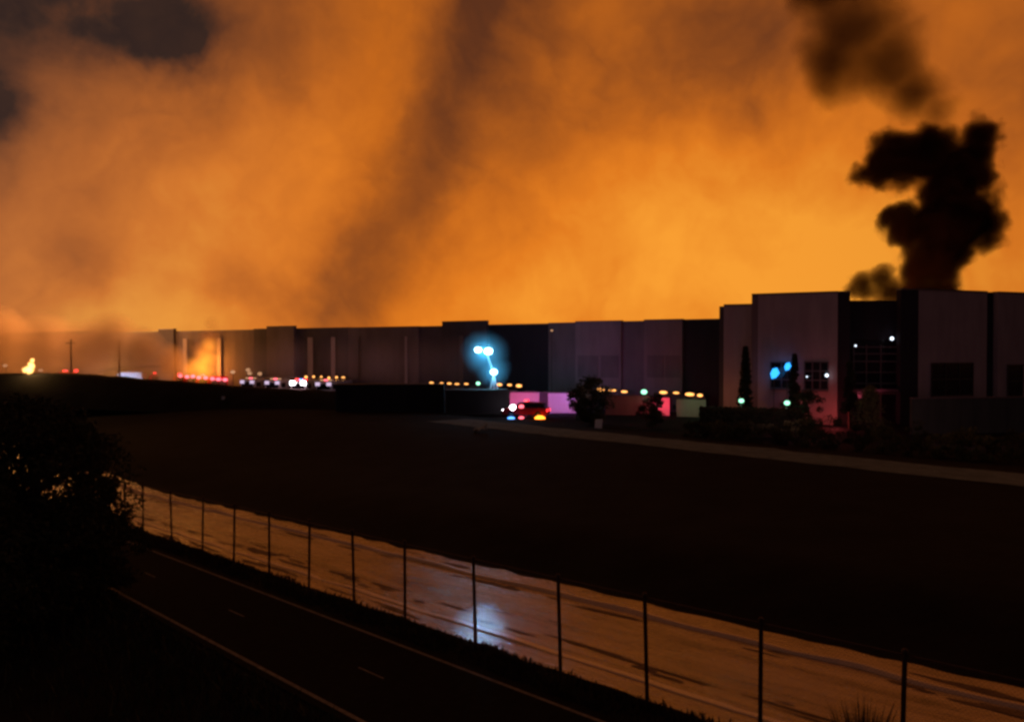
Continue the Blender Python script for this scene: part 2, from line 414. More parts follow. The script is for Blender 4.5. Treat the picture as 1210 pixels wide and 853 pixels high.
# ------------------------------------------------------------------ chain-link fence
fence = thing('chain_link_fence', 'long chain link fence on brown posts between the dark cycle path and the wet channel', 'fence', P(13.5, 13.6))
FS = []
pts_px = [168, 202, 238, 275, 317, 364, 418, 478, 562, 663, 766, 900, 1068, 1290]
for x in pts_px:
    k = (x - 605) / F; Dd = 13.6 / (dv.x * k + dv.y); FS.append(Dd * (du.x * k + du.y))
s = FS[0]
while len(FS) < 24: s = max(FS) + 2.6; FS.append(s)
FS.sort(); base_i = Vector(fence.location)
for i, s in enumerate(FS):
    b = P(s, 13.6, -.1) - base_i; lean = Vector((random.uniform(-.07, .07), random.uniform(-.07, .07), 0))
    h = 2.42
    mb = MB(); mb.tube(b, b + Vector((0, 0, h)) + lean, .042, .042, 8); mb.sphere(b + Vector((0, 0, h)) + lean, .055, 8, 4)
    mb.build('post', M['rust_post'], fence)
def fence_bars(name, hgt, r):
    mb = MB()
    for a, b in zip(FS, FS[1:]): mb.tube(P(a, 13.6, hgt) - base_i, P(b, 13.6, hgt) - base_i, r, r, 6)
    mb.build(name, M['rust_post'], fence)
fence_bars('top_rail', 2.25, .024); fence_bars('bottom_wire', .12, .004)
mb = MB(); step = .075; s0, s1 = FS[0], FS[-1]; H = 2.1
s = s0 - H
def wire(pa, pb):
    d = Vector((0, 0, .0016)); e = Vector((dv.x, dv.y, 0)) * .0016
    mb.add([pa + d, pa - d + e, pa - d - e, pb + d, pb - d + e, pb - d - e], [(0, 1, 4, 3), (1, 2, 5, 4), (2, 0, 3, 5)])
while s < s1:
    for sg in (1, -1):
        a0, a1 = (s, s + H) if sg > 0 else (s + H, s)
        # clip to the fence run
        t0, t1 = 0.0, 1.0
        dd = a1 - a0
        for lim, up in ((s0, False), (s1, True)):
            t = (lim - a0) / dd
            if (dd > 0) == up: t1 = min(t1, t)
            else: t0 = max(t0, t)
        if t1 > t0:
            pa = P(a0 + dd * t0, 13.6, .12 + H * t0); pb = P(a0 + dd * t1, 13.6, .12 + H * t1); wire(pa - base_i, pb - base_i)
    s += step
mb.build('wire_mesh', M['rust_post'], fence)

# ---- ragged grass along the fence foot and the near verge
def grass(name, n, area, hmin, hmax, mat):
    mb = MB()
    for _ in range(n):
        s, v = area(); b = P(s, v, -.03); h = random.uniform(hmin, hmax); a = random.uniform(0, 6.28); w = random.uniform(.012, .03)
        lean = Vector((random.gauss(0, .35) * h, random.gauss(0, .35) * h, h)); side = Vector((math.cos(a), math.sin(a), 0)) * w
        mb.add([b - side, b + side, b + lean * .6 + side * .6, b + lean, b + lean * .6 - side * .6], [(0, 1, 2, 3, 4)])
    return mb.build(name, mat, kind='stuff')
def verge():
    while True:
        s = random.uniform(-2, 62); c = mnoise.noise(Vector((s * .45, 2, 0)))
        v = random.uniform(12.85, 13.95 + .4 * c)
        if random.random() < .55 + .8 * mnoise.noise(Vector((s * .9, v * 1.5, 0))): return s, v
g = grass('grass', 16000, verge, .04, .20, M['grass']); g['label'] = 'ragged dark grass along the foot of the fence'
g['category'] = 'grass'
g = grass('grass', 9000, lambda: (random.uniform(-3, 40), 8.75 - abs(random.gauss(0, 1.8))), .06, .4, M['leaf_dark']); g['label'] = 'dark grass on the near side of the cycle path'
g['category'] = 'grass'

# ------------------------------------------------------------------ trees and bushes
def leaves(mb, c, rad, n, size, up=.3):
    for _ in range(n):
        while True:
            q = Vector((random.uniform(-1, 1), random.uniform(-1, 1), random.uniform(-1, 1)))
            if q.length < 1: break
        p_ = c + Vector((q.x * rad.x, q.y * rad.y, q.z * rad.z))
        a = Vector((random.gauss(0, 1), random.gauss(0, 1), random.gauss(0, 1))).normalized(); b = a.orthogonal().normalized()
        sz = size * random.uniform(.6, 1.3)
        mb.add([p_ - a * sz, p_ + b * sz * .45, p_ + a * sz, p_ - b * sz * .45], [(0, 1, 2, 3)])
def tree(name, label, cat, base, h, r, n_clump, n_leaf, size, mat, low=.15, shape='round', group=None, trunk_r=None):
    t = thing(name, label, cat, base, 0, group); tr = MB(); cr = MB(); trunk_r = trunk_r or h * .025
    top = Vector((random.uniform(-.05, .05) * h, 0, h * .8)); mid = top * .5 + Vector((random.uniform(-.04, .04) * h, 0, 0))
    tr.tube((0, 0, -.2), mid, trunk_r, trunk_r * .7); tr.tube(mid, top, trunk_r * .7, trunk_r * .25)
    for k in range(n_clump):
        u = random.random()
        if shape == 'cone':
            z = low + (1 - low) * u; rr = r * (1 - u) ** .75 * random.uniform(.5, .9); cs = r * (.32 + .25 * (1 - u))
        elif shape == 'hedge':
            z = low + (1 - low) * u * .92; rr = r * random.uniform(.3, 1); cs = r * .28
        else:
            z = low + (1 - low) * u; e = math.sqrt(max(0, 1 - (2 * u - 1) ** 2)); rr = r * (e * .85 + .1) * math.sqrt(random.random()); cs = r * random.uniform(.16, .34)
        a = random.uniform(0, 6.283); c = Vector((rr * math.cos(a), rr * math.sin(a), z * h))
        leaves(cr, c, Vector((cs, cs, cs * .75)), n_leaf, size)
        if k % 3 == 0: tr.tube(Vector((0, 0, max(.1 * h, c.z * .6))), c, trunk_r * .3, trunk_r * .08, 5)
    tr.build('trunk', M['bark'], t); cr.build('crown', mat, t); return t
# big silhouette at the left edge
tb = at(38, 700, 27); sb, vb = sv(tb)
tree('tree', 'big black tree silhouette at the left edge beside the cycle path', 'tree', P(sb, vb), 6.6, 2.9, 210, 190, .09, M['leaf_dark'], .02, trunk_r=.16)
tb = at(-60, 700, 24); sb, vb = sv(tb)
tree('bush', 'dark bush cut by the left edge of the view below the big tree', 'bush', P(sb, vb), 3.6, 2.6, 70, 130, .08, M['leaf_dark'], .02)
tb = at(118, 700, 28); sb, vb = sv(tb)
tree('bush', 'straggly bush at the far end of the fence right of the big black tree', 'bush', P(sb, vb), 3.9, 1.5, 60, 130, .075, M['leaf_dark'], .02)
t0 = P(6.65, 13.9); tuft = MB()
for _ in range(420):
    a = random.uniform(0, 6.28); rr = abs(random.gauss(0, .22)); h = random.uniform(.7, 1.45) * (1 - .8 * min(rr, .8)); b = Vector((rr * math.cos(a), rr * math.sin(a), -.05))
    ln = Vector((math.cos(a) * random.uniform(.05, .45) * h, math.sin(a) * random.uniform(.05, .45) * h, h)); w = Vector((-math.sin(a + 1), math.cos(a + 1), 0)) * .014
    tuft.add([b - w, b + w, b + ln * .6 + w * .8, b + ln, b + ln * .6 - w * .8], [(0, 1, 2, 3, 4)])
tw = thing('weed', 'spiky dark weed clump at the bottom edge between the last two fence posts', 'plant', t0)
tuft.build('leaves', M['leaf_dark'], tw)
# trees in front of the buildings
tree('tree', 'dark leafy tree in front of the lilac lit wall, taller of the two', 'tree', gp(699, 84), 4.4, 2.3, 60, 60, .16, M['leaf_dark'], .1, group='small trees in front of the dock walls')
tree('tree', 'small dark tree left of the red lit doorway', 'tree', gp(771, 80), 3.2, 1.5, 40, 60, .14, M['leaf_dark'], .08, group='small trees in front of the dock walls')
tree('cypress_tree', 'thin dark cypress at the left end of the tall block', 'tree', gp(881, 85.5), 7.6, .8, 170, 45, .12, M['leaf_dark'], .02, 'cone', 'cypresses against the tall block')
tree('cypress_tree', 'thin dark cypress between the two upper windows of the tall block', 'tree', gp(939, 82), 6.9, .68, 170, 45, .12, M['leaf_dark'], .02, 'cone', 'cypresses against the tall block')
tree('bush', 'rounded dark bush standing below the cypress and the blue lit window', 'bush', gp(950, 76), 3.6, 1.9, 50, 70, .13, M['leaf_dark'], .05)
tree('young_tree', 'young pale green tree in front of the glazed entrance', 'tree', gp(1028, 76), 4.0, 1.6, 50, 40, .12, M['leaf_pale'], .15, 'cone')
tree('tree', 'slim dark tree against the dark pier left of the entrance', 'tree', gp(1004, 80), 6.2, .9, 50, 60, .13, M['leaf_dark'], .05, 'cone')
# clipped flat hedge
def hedge(name, label, a, b, h, w, mat, n):
    mb = MB(); a = Vector(a); b = Vector(b); d = (b - a); nrm = Vector((-d.y, d.x, 0)).normalized()
    for _ in range(n):
        u = random.random(); vv = random.uniform(-1, 1); z = random.random() ** .6
        p_ = a + d * u + nrm * vv * w * .5 + Vector((0, 0, z * h * (1 + .04 * mnoise.noise(Vector((u * 30, 0, 0))))))
        leaves(mb, p_, Vector((.12, .12, .12)), 1, .17)
    core = MB().slab(a.to_2d() + d.to_2d().normalized() * .25, b.to_2d() - d.to_2d().normalized() * .25, 0.0, h - .25, w * .6, -w * .3)
    o = mb.build(name, mat, origin=a, label=label, cat='hedge'); c = core.build('woody_core', M['bark'], origin=None)
    c.parent = o; c.matrix_parent_inverse = Matrix.Translation(-a); return o
hedge('hedge', 'flat topped dark hedge in front of the left end of the tall block', gp(828, 74), gp(948, 71), 2.35, 1.6, M['leaf_dark'], 11000)
# shrubs along the far side of the gravel road
SHR = [(822, 68.5, 1.5, 1.1), (852, 67, 1.6, 1.4), (885, 66, 1.7, 1.5), (918, 65, 1.6, 1.3), (948, 64, 2.1, 1.5), (982, 63, 2.3, 1.6), (1012, 62, 1.8, 1.3), (1044, 60.5, 2.0, 1.5),
       (1078, 59.5, 2.2, 1.5), (1112, 58.5, 1.6, 1.2), (1138, 57.5, 2.1, 1.4), (1168, 57, 1.5, 1.1), (1196, 56, 2.0, 1.4), (1230, 55, 1.9, 1.4)]
NTH = ['first', 'second', 'third', 'fourth', 'fifth', 'sixth', 'seventh', 'eighth', 'ninth', 'tenth', 'eleventh', 'twelfth', 'thirteenth', 'fourteenth', 'fifteenth']
for i, (x, Dd, h, r) in enumerate(SHR):
    pale = i in (9, 11)
    tree('shrub', ('pale green shrub' if pale else 'dark shrub') + ' by the gravel road, %s from the left in the row' % NTH[i], 'shrub', gp(x, Dd), h, r, 26, 60, .10,
         M['leaf_pale'] if pale else (M['leaf_mid'] if i % 3 == 1 else M['leaf_dark']), .05, group='shrubs along the far side of the gravel road')

# ------------------------------------------------------------------ long warehouse
A1 = Vector((24.25, 97.0)); A2 = Vector((-98.0, 180.0))
def on_line(x, a=A1, b=A2):
    k = (x - 605) / F; d = b - a; t = (k * a.y - a.x) / (d.x - k * d.y); return a + d * t
wh = thing('warehouse', 'long dark distribution warehouse stretching left beneath the burning sky', 'warehouse', (A1.x, A1.y, 0))
def adopt(o, parent):
    o.parent = parent; o.matrix_parent_inverse = Matrix.Translation(-Vector(parent.location)); return o
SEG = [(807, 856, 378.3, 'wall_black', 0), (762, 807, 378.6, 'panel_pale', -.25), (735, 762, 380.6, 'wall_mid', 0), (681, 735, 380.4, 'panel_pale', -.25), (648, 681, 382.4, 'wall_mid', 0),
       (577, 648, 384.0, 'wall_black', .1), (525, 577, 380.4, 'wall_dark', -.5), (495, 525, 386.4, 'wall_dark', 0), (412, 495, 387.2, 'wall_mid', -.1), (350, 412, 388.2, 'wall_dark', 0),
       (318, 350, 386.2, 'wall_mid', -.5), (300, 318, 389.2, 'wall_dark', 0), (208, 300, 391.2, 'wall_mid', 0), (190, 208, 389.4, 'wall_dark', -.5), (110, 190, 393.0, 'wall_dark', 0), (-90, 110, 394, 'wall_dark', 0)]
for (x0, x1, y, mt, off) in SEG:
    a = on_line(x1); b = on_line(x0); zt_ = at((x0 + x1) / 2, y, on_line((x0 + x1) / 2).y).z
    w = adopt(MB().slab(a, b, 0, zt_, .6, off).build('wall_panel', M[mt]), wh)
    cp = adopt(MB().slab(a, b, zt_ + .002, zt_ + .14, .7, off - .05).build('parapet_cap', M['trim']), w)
nrm = Vector((-(A2 - A1).y, (A2 - A1).x)).normalized()
if nrm.y < 0: nrm = -nrm
e1 = A1 + nrm * .9; e2 = A2 + nrm * .9
adopt(MB().slab(e1, e2, 9.6, 9.9, 55).build('roof', M['trim']), wh)
adopt(MB().slab(A1 + nrm * 55.9, A2 + nrm * 55.9, 0, 10.2, .5).build('rear_wall', M['wall_dark']), wh)
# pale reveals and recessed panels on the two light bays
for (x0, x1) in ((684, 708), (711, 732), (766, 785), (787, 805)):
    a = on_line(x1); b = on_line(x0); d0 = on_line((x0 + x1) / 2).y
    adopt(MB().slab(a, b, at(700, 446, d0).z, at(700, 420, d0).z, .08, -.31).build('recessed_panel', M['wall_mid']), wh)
# raised strips: light streaks on the wall put into paler paint
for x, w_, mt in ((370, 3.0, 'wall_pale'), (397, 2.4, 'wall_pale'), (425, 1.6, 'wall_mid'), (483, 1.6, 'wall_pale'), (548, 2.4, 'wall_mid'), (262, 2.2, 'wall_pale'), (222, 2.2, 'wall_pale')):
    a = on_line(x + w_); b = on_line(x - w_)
    adopt(MB().slab(a, b, 0, 9.3, .1, -.62).build('wall_streak', M[mt]), wh)
for x in range(300, 850, 22):     # dock doors along the wall foot
    c = on_line(x); a = on_line(x + 6.5 * 110 / c.y); b = on_line(x - 6.5 * 110 / c.y)
    d = adopt(MB().slab(a, b, .9, 2.0 if x > 590 else 2.4, .06, -.66).build('dock_door', M['wall_mid']), wh)
    adopt(MB().slab(a, b, .35, .9, .25, -.85).build('dock_bumper', M['tire']), d)

# ------------------------------------------------------------------ tall office block at the right
blk = thing('office_block', 'tall pale panelled office block with glazed entrance at the right', 'building', (33, 83, 0))
def seg(name, xa, Da, xb, Db, ztop, mat, th=.6, z0=0.0, off=0.0, parent=None):
    a = gp(xa, Da).to_2d(); b = gp(xb, Db).to_2d()
    o = MB().slab(a, b, z0, ztop, th, off).build(name, M[mat]); return adopt(o, blk) if parent is None else sub(o, parent)
def sub(o, par):
    # par is itself an adopted part of blk (identity local frame)
    o.parent = par; o.matrix_parent_inverse = Matrix.Identity(4); return o
def Dl(x): return 87.3 + (82.6 - 87.3) * (x - 888) / (1003 - 888)
def Dr(x): return 83.5 + (88.0 - 83.5) * (x - 1068) / (1165 - 1068)
for (n_, xa, Da, xb, Db, z_, mt) in (('wall_panel', 855, 89.4, 889.5, 88.2, 12.02, 'wall_pale'), ('wall_panel', 888, Dl(888), 895.5, Dl(895.5), 13.0, 'wall_mid'), ('wall_panel', 895.5, Dl(895.5) + .0, 989.5, Dl(989.5), 13.0, 'wall_pale'),
                                      ('wall_panel', 989.5, Dl(989.5) + .25, 1004, Dl(1004) + .4, 13.0, 'wall_black'),  # charcoal strips: shade on side returns and the recess put into paint
                                      ('wall_panel', 1064, 83.7, 1085, Dr(1085), 13.3, 'wall_black'), ('wall_panel', 1085, Dr(1085), 1166, Dr(1166), 13.32, 'wall_pale'),
                                      ('wall_panel', 1166, 89.2, 1179, 89.6, 13.3, 'wall_black'), ('wall_panel', 1179, 88.9, 1330, 96.5, 13.35, 'wall_pale')):
    w = seg(n_, xa, Da, xb, Db, z_, mt)
    sub(MB().slab(gp(xa, Da).to_2d(), gp(xb, Db).to_2d(), z_ + .002, z_ + .16, .75, -.06).build('parapet_cap', M['trim']), w)
# wide thin wall joints on the big pale panels
for y in (388, ):
    pass
rp = [gp(857, 90.6), gp(1003, 87), gp(1070, 87), gp(1320, 98), gp(1250, 128), gp(880, 120)]
rv = [(q.x, q.y, z) for z in (11.2, 11.5) for q in rp]
adopt(MB().add(rv, [(5, 4, 3, 2, 1, 0), (6, 7, 8, 9, 10, 11)] + [(i, (i + 1) % 6, 6 + (i + 1) % 6, 6 + i) for i in range(6)]).build('roof', M['trim']), blk)
adopt(MB().slab(gp(855.5, 90).to_2d(), gp(870, 119).to_2d(), 0, 12, .5).build('side_wall', M['wall_dark']), blk)
# glazed entrance: dark upper wall, curtain glazing with mullions
seg('upper_wall', 1004, 85.2, 1064, 85.2, 12.35, 'wall_black', z0=8.4)
gl = seg('entrance_glazing', 1004, 85.5, 1064, 85.5, 8.4, 'glass', th=.1)
for y in (410, 418, 427, 440, 453, 465):
    z_ = at(1030, y, 85.2).z
    sub(MB().slab(gp(1008, 85.3).to_2d(), gp(1061, 85.3).to_2d(), z_ - .06, z_ + .06, .12).build('mullion', M['frame']), gl)
for x in (1009, 1024, 1041, 1060):
    sub(MB().slab(gp(x - .7, 85.22).to_2d(), gp(x + .7, 85.22).to_2d(), .1, 7.9, .07).build('mullion', M['frame']), gl)
def window(x0, x1, y0, y1, Df, rows, cols, fr='frame'):
    Dm = Df((x0 + x1) / 2); z0 = at(x0, y1, Dm).z; z1 = at(x0, y0, Dm).z
    pa = seg('window', x0, Df(x0), x1, Df(x1), z1, 'glass', .05, z0, -.06)
    fb = MB(); a = gp(x0, Df(x0)).to_2d(); b = gp(x1, Df(x1)).to_2d()
    d = b - a
    for i in range(rows + 1):
        z = z0 + (z1 - z0) * i / rows; fb.slab(a, b, z - .05, z + .05, .06, -.13)
    for j in range(cols + 1):
        q = a + d * (j / cols); e = d.normalized() * .05; fb.slab(q - e, q + e, z0 - .048, z1 + .048, .05, -.135)
    sub(fb.build('frame', M[fr]), pa); sub(MB().slab(a, b, z0 - .2, z0 - .06, .2, -.24).build('sill', M['wall_mid']), pa)
window(911, 937, 428, 458.5, Dl, 3, 2); window(951, 979, 427.5, 460, Dl, 3, 3); window(1100, 1149, 429, 467, Dr, 2, 3, 'dark_metal'); window(1190, 1225, 431, 469, lambda x: 88.9 + (x - 1179) / 151 * 7.6, 2, 2, 'dark_metal')
seg('door_canopy', 1006, 83.6, 1062, 83.6, 3.5, 'wall_dark', 1.6, 3.25)

# ------------------------------------------------------------------ low walls, containers
def lowwall(label, x0, D0, x1, D1, z, mat, group=None, cap=True, name='dock_wall', cat='wall'):
    a = gp(x0, D0).to_2d(); b = gp(x1, D1).to_2d(); t = thing(name, label, cat, (a.x, a.y, 0), 0, group)
    adopt(MB().slab(a, b, 0, z, .3).build('wall_face', M[mat]), t)
    n = max(1, round((b - a).length / 1.6)); sm = MB()
    for i in range(n + 1):
        q = a + (b - a) * (i / n); e = (b - a).normalized() * .04; sm.slab(q - e, q + e, .05, z - .05, .04, -.05)
    adopt(sm.build('panel_seam', M[mat]), t)
    if cap: adopt(MB().slab(a, b, z + .002, z + .12, .42, -.07).build('coping', M['trim']), t)
    return t
G = 'low white walls in front of the loading docks'
lowwall('low white wall lit magenta behind the emergency car', 603, 99.5, 637, 99.0, 2.35, 'white_wall', G)
lowwall('dark grey gate panel between the magenta and the lilac lit walls', 637.6, 99.2, 647.4, 99.1, 2.3, 'wall_dark', None, True, 'gate_panel', 'gate')
lowwall('low white wall lit lilac left of the dark leafy tree', 648, 99.0, 681, 98.5, 2.3, 'white_wall', G)
lowwall('low dull wall faintly lit red between the two small trees', 716, 96, 773, 95, 2.1, 'wall_mid', G)
lowwall('short white wall lit bright red beside the small tree', 775, 95, 791, 94.6, 2.0, 'white_wall', G)
lowwall('low grey green lit wall at the left of the flat hedge', 800, 93.5, 834, 92.5, 1.9, 'wall_pale', G)
lowwall('low dark green screen wall under the right windows', 1078, 74, 1300, 77, 3.1, 'green_wall', None, True, 'screen_wall', 'wall')
def container(label, x0, x1, Dd, h, z0=0.0):
    a = gp(x0, Dd).to_2d(); b = gp(x1, Dd + .6).to_2d(); t = thing('cargo_container', label, 'container', (a.x, a.y, 0), 0, 'dark cargo containers beside the yard')
    d = (b - a); L = d.length; d.normalize(); body = MB()
    body.slab(a, b, .15, h, 2.4)
    adopt(body.build('shell', M['container']), t)
    rb = MB(); n = int(L / .28)
    for i in range(n):
        q = a + d * (.15 + i * .28); rb.slab(q, q + d * .14, .3, h - .2, .04, -.042)
    adopt(rb.build('corrugated_side', M['container']), t)
    fr = MB()
    for zz in (.14, h - .13): fr.slab(a, b, zz, zz + .14, .07, -.072)
    adopt(fr.build('frame', M['dark_metal']), t)
    for k in (0, .97):
        adopt(MB().slab(a + d * (L * k), a + d * (L * k + .18), .0, h + .02, .1, -.1).build('corner_post', M['dark_metal']), t)
container('longer dark cargo container left of the floodlight tower, higher of the two', 396, 524.5, 95, 3.5)
container('shorter dark cargo container below the floodlight tower', 526, 601, 94.4, 2.9)

# ------------------------------------------------------------------ lamps
def pl(name, loc, color, w, r=.3, spot=None, tgt=None):
    d = bpy.data.lights.new(name, 'SPOT' if spot else 'POINT'); d.energy = w; d.color = color; d.shadow_soft_size = r
    if spot: d.spot_size = R(spot); d.spot_blend = .6
    o = bpy.data.objects.new(name, d); col.objects.link(o); o.location = loc
    if tgt is not None: o.rotation_euler = (Vector(tgt) - Vector(loc)).to_track_quat('-Z', 'Y').to_euler()
    return o
def make_wall_lamp(name, label, group, em, w, h, loc, rz, cat='lamp'):
    h *= .78
    t = thing(name, label, cat, loc, rz, group)
    MB().box((0, .09, -h * .6), w * 1.15, .18, h * 1.2).build('housing', M['dark_metal'], t)
    q = MB().sphere((0, 0, 0), h * .5, 14, 8); q.v = [(x * w / h, y * .5 - .03, z) for x, y, z in q.v]
    q.build('lens', EM[em], t)
    return t
ROW = math.atan2((A1 - A2).y, (A1 - A2).x)
def wall_row(xs, y0, y1, em, where, W=1.2, hh=.42):
    proto = None
    for i, x in enumerate(xs):
        c = on_line(x); y = y0 + (y1 - y0) * ((x - xs[0]) / max(1, xs[-1] - xs[0])); z = at(x, y, c.y - 1.2).z
        loc = (c.x - nrm.x * .95, c.y - nrm.y * .95, z); lab = 'amber wall lamp %s, %s from the left' % (where, NTH[i])
        if proto is None: proto = make_wall_lamp('wall_lamp', lab, 'amber lamps along the warehouse docks', em, W, hh, loc, ROW)
        else: copy_tree(proto, None, (loc[0], loc[1], loc[2] + random.uniform(-.08, .08)), ROW, lab, (random.uniform(.65, 1.25), 1, random.uniform(.6, 1.15)))
wall_row([367, 376, 385, 394, 403, 411], 445.5, 446.5, 'amber', 'above the parked trucks', .7, .5)
wall_row([515, 527, 536, 545, 556], 452.5, 453.5, 'amber', 'left of the floodlight tower', .8, .36)
wall_row([595, 607, 618], 454.5, 456.5, 'amber', 'right of the floodlight tower', .9, .45)
wall_row([714, 728, 742], 460.7, 462.2, 'amber', 'above the dull red lit wall', 1.15, .5)
wall_row([788, 803, 819, 831], 463.8, 467, 'amber', 'above the green lit wall', 1.0, .42)
def lantern(label, x, y, Dd, em, r, group=None, pole=True, name='lamp_post', gz=0.0):
    p_ = at(x, y, Dd); t = thing(name, label, 'lamp', (p_.x, p_.y, gz), 0, group)
    if pole: MB().tube((0, .12, 0), (0, .12, p_.z - gz + .1), .05, .04).build('pole', M['dark_metal'], t)
    MB().box((0, .03, p_.z - gz + r * .8), r * 2.2, .3, .08).build('hood', M['dark_metal'], t)
    MB().sphere((0, 0, p_.z - gz), r, 10, 6, .75).build('lens', EM[em], t); return t
GL = 'green white lamps'
lantern('green white lamp just left of the floodlight tower base', 565, 453, 104, 'green', .26, GL)
lantern('green lamp hanging in the amber row by the warehouse', 761, 463, 94, 'green', .34, GL)
lantern('green white lamp at the foot of the left cypress', 876, 473.5, 76, 'green', .24, GL)
lantern('green white lamp below the window with the blue reflection', 930, 476, 75, 'green', .26, GL)
GW = 'small white lamps on the office block'
def wlamp(label, x, y, Dd, r): 
    p_ = at(x, y, Dd); t = thing('wall_lamp', label, 'lamp', p_, 0, GW)
    MB().sphere((0, 0, 0), r, 10, 6).build('lens', EM['smallwhite'], t); MB().box((0, r + .08, -r), r * 1.6, .16, r * 2).build('housing', M['dark_metal'], t)
wlamp('small white lamp high on the right of the glazed entrance', 1054, 400, 84.6, .17)
wlamp('faint white lamp high on the left of the glazed entrance', 1011, 408.5, 84.6, .09)
wlamp('small white lamp at the right edge of the gridded window', 977, 443.5, 83.2, .16)
wlamp('faint white lamp at the left edge of the gridded window', 953.5, 445, 84.1, .07)
lantern('small pale lamp above the dark leafy tree', 690, 458.5, 104, 'dimwhite', .2)
lantern('faint pale lamp high on the warehouse above the pale bay', 652, 390.5, 108, 'dimamber', .17)
# added glowing shapes standing in for the blue reflection in the window
for lab, x, y, w_, h_, sk in (('larger added blue glow for the reflection at the lower left of the upper window', 915, 441, 1.0, .95, .5), ('smaller added blue glow for the reflection at the top of the upper window', 930.5, 433, .75, .7, .3)):
    p_ = at(x, y, 84.6); t = thing('blue_reflection', lab, 'lamp', p_, 0, 'added blue reflection shapes before the office window'); a_ = R(-35)
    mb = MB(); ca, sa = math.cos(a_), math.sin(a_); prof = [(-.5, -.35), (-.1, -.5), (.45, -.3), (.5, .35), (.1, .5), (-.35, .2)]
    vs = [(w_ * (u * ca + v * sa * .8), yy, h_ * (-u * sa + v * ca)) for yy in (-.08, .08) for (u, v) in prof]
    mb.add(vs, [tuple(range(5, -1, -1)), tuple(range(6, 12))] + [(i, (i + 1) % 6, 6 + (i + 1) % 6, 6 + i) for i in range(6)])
    mb.build('lens', EM['blue'], t)  # emission carries the reflection, no lamp here
    MB().tube((0, .1, 0), (0, .16, -p_.z + .02), .035, .035, 6).build('pole', M['dark_metal'], t)  # pole added only to carry the glowing shape
p_ = at(914.5, 443.5, 84.4)

# ---- floodlight tower
fb = gp(584, 103); ft = thing('floodlight_tower', 'tall blue white floodlight tower leaning above the dark containers', 'floodlight', fb)
hd = [(565, 413.5, .52), (577, 415, .62), (583.5, 439.5, .5)]
mtop = at(576, 420, 103) - fb; mb = MB(); legs = MB()
mmid = at(583, 440, 103) - fb
mb.tube((0, 0, 1.6), mmid, .16, .12); mb.tube(mmid, mtop, .12, .09); mb.build('mast', M['white_wall'], ft)
for sx, sy in ((-1.0, -.5), (1.1, -.5), (-1.0, .8), (1.1, .8)): MB().tube(mmid * .96, (sx, sy, 0), .09, .10).build('leg', M['white_wall'], ft)
mb = MB(); mb.tube(at(563, 417, 103) - fb, at(580, 418, 103) - fb, .05, .05); mb.build('crossbar', M['galv'], ft)
mb = MB(); mb.box((0, .2, .35), 2.6, 1.5, 1.2); mb.build('generator', M['dark_metal'], ft)
for (x, y, r) in hd:
    c = at(x, y, 102.8) - fb
    h_ = MB().box((c.x, c.y + .16, c.z - r * .62), r * 1.9, .3, r * 1.24).build('lamp_head', M['galv'], ft)
    MB().sphere((c.x, c.y - .03, c.z), r * .8, 14, 8, .8).build('lens', EM['cyan'], h_)
pl('floodlight_glow', at(571, 415, 102.0), (.10, .60, 1), 480, .5)
pl('floodlight_glow', at(583.5, 440, 102.2), (.10, .60, 1), 240, .4)
pl('floodlight_beam', at(571, 415, 102.4), (.30, .62, 1), 30000, .45, 1.0, P(17.8, 14.95))

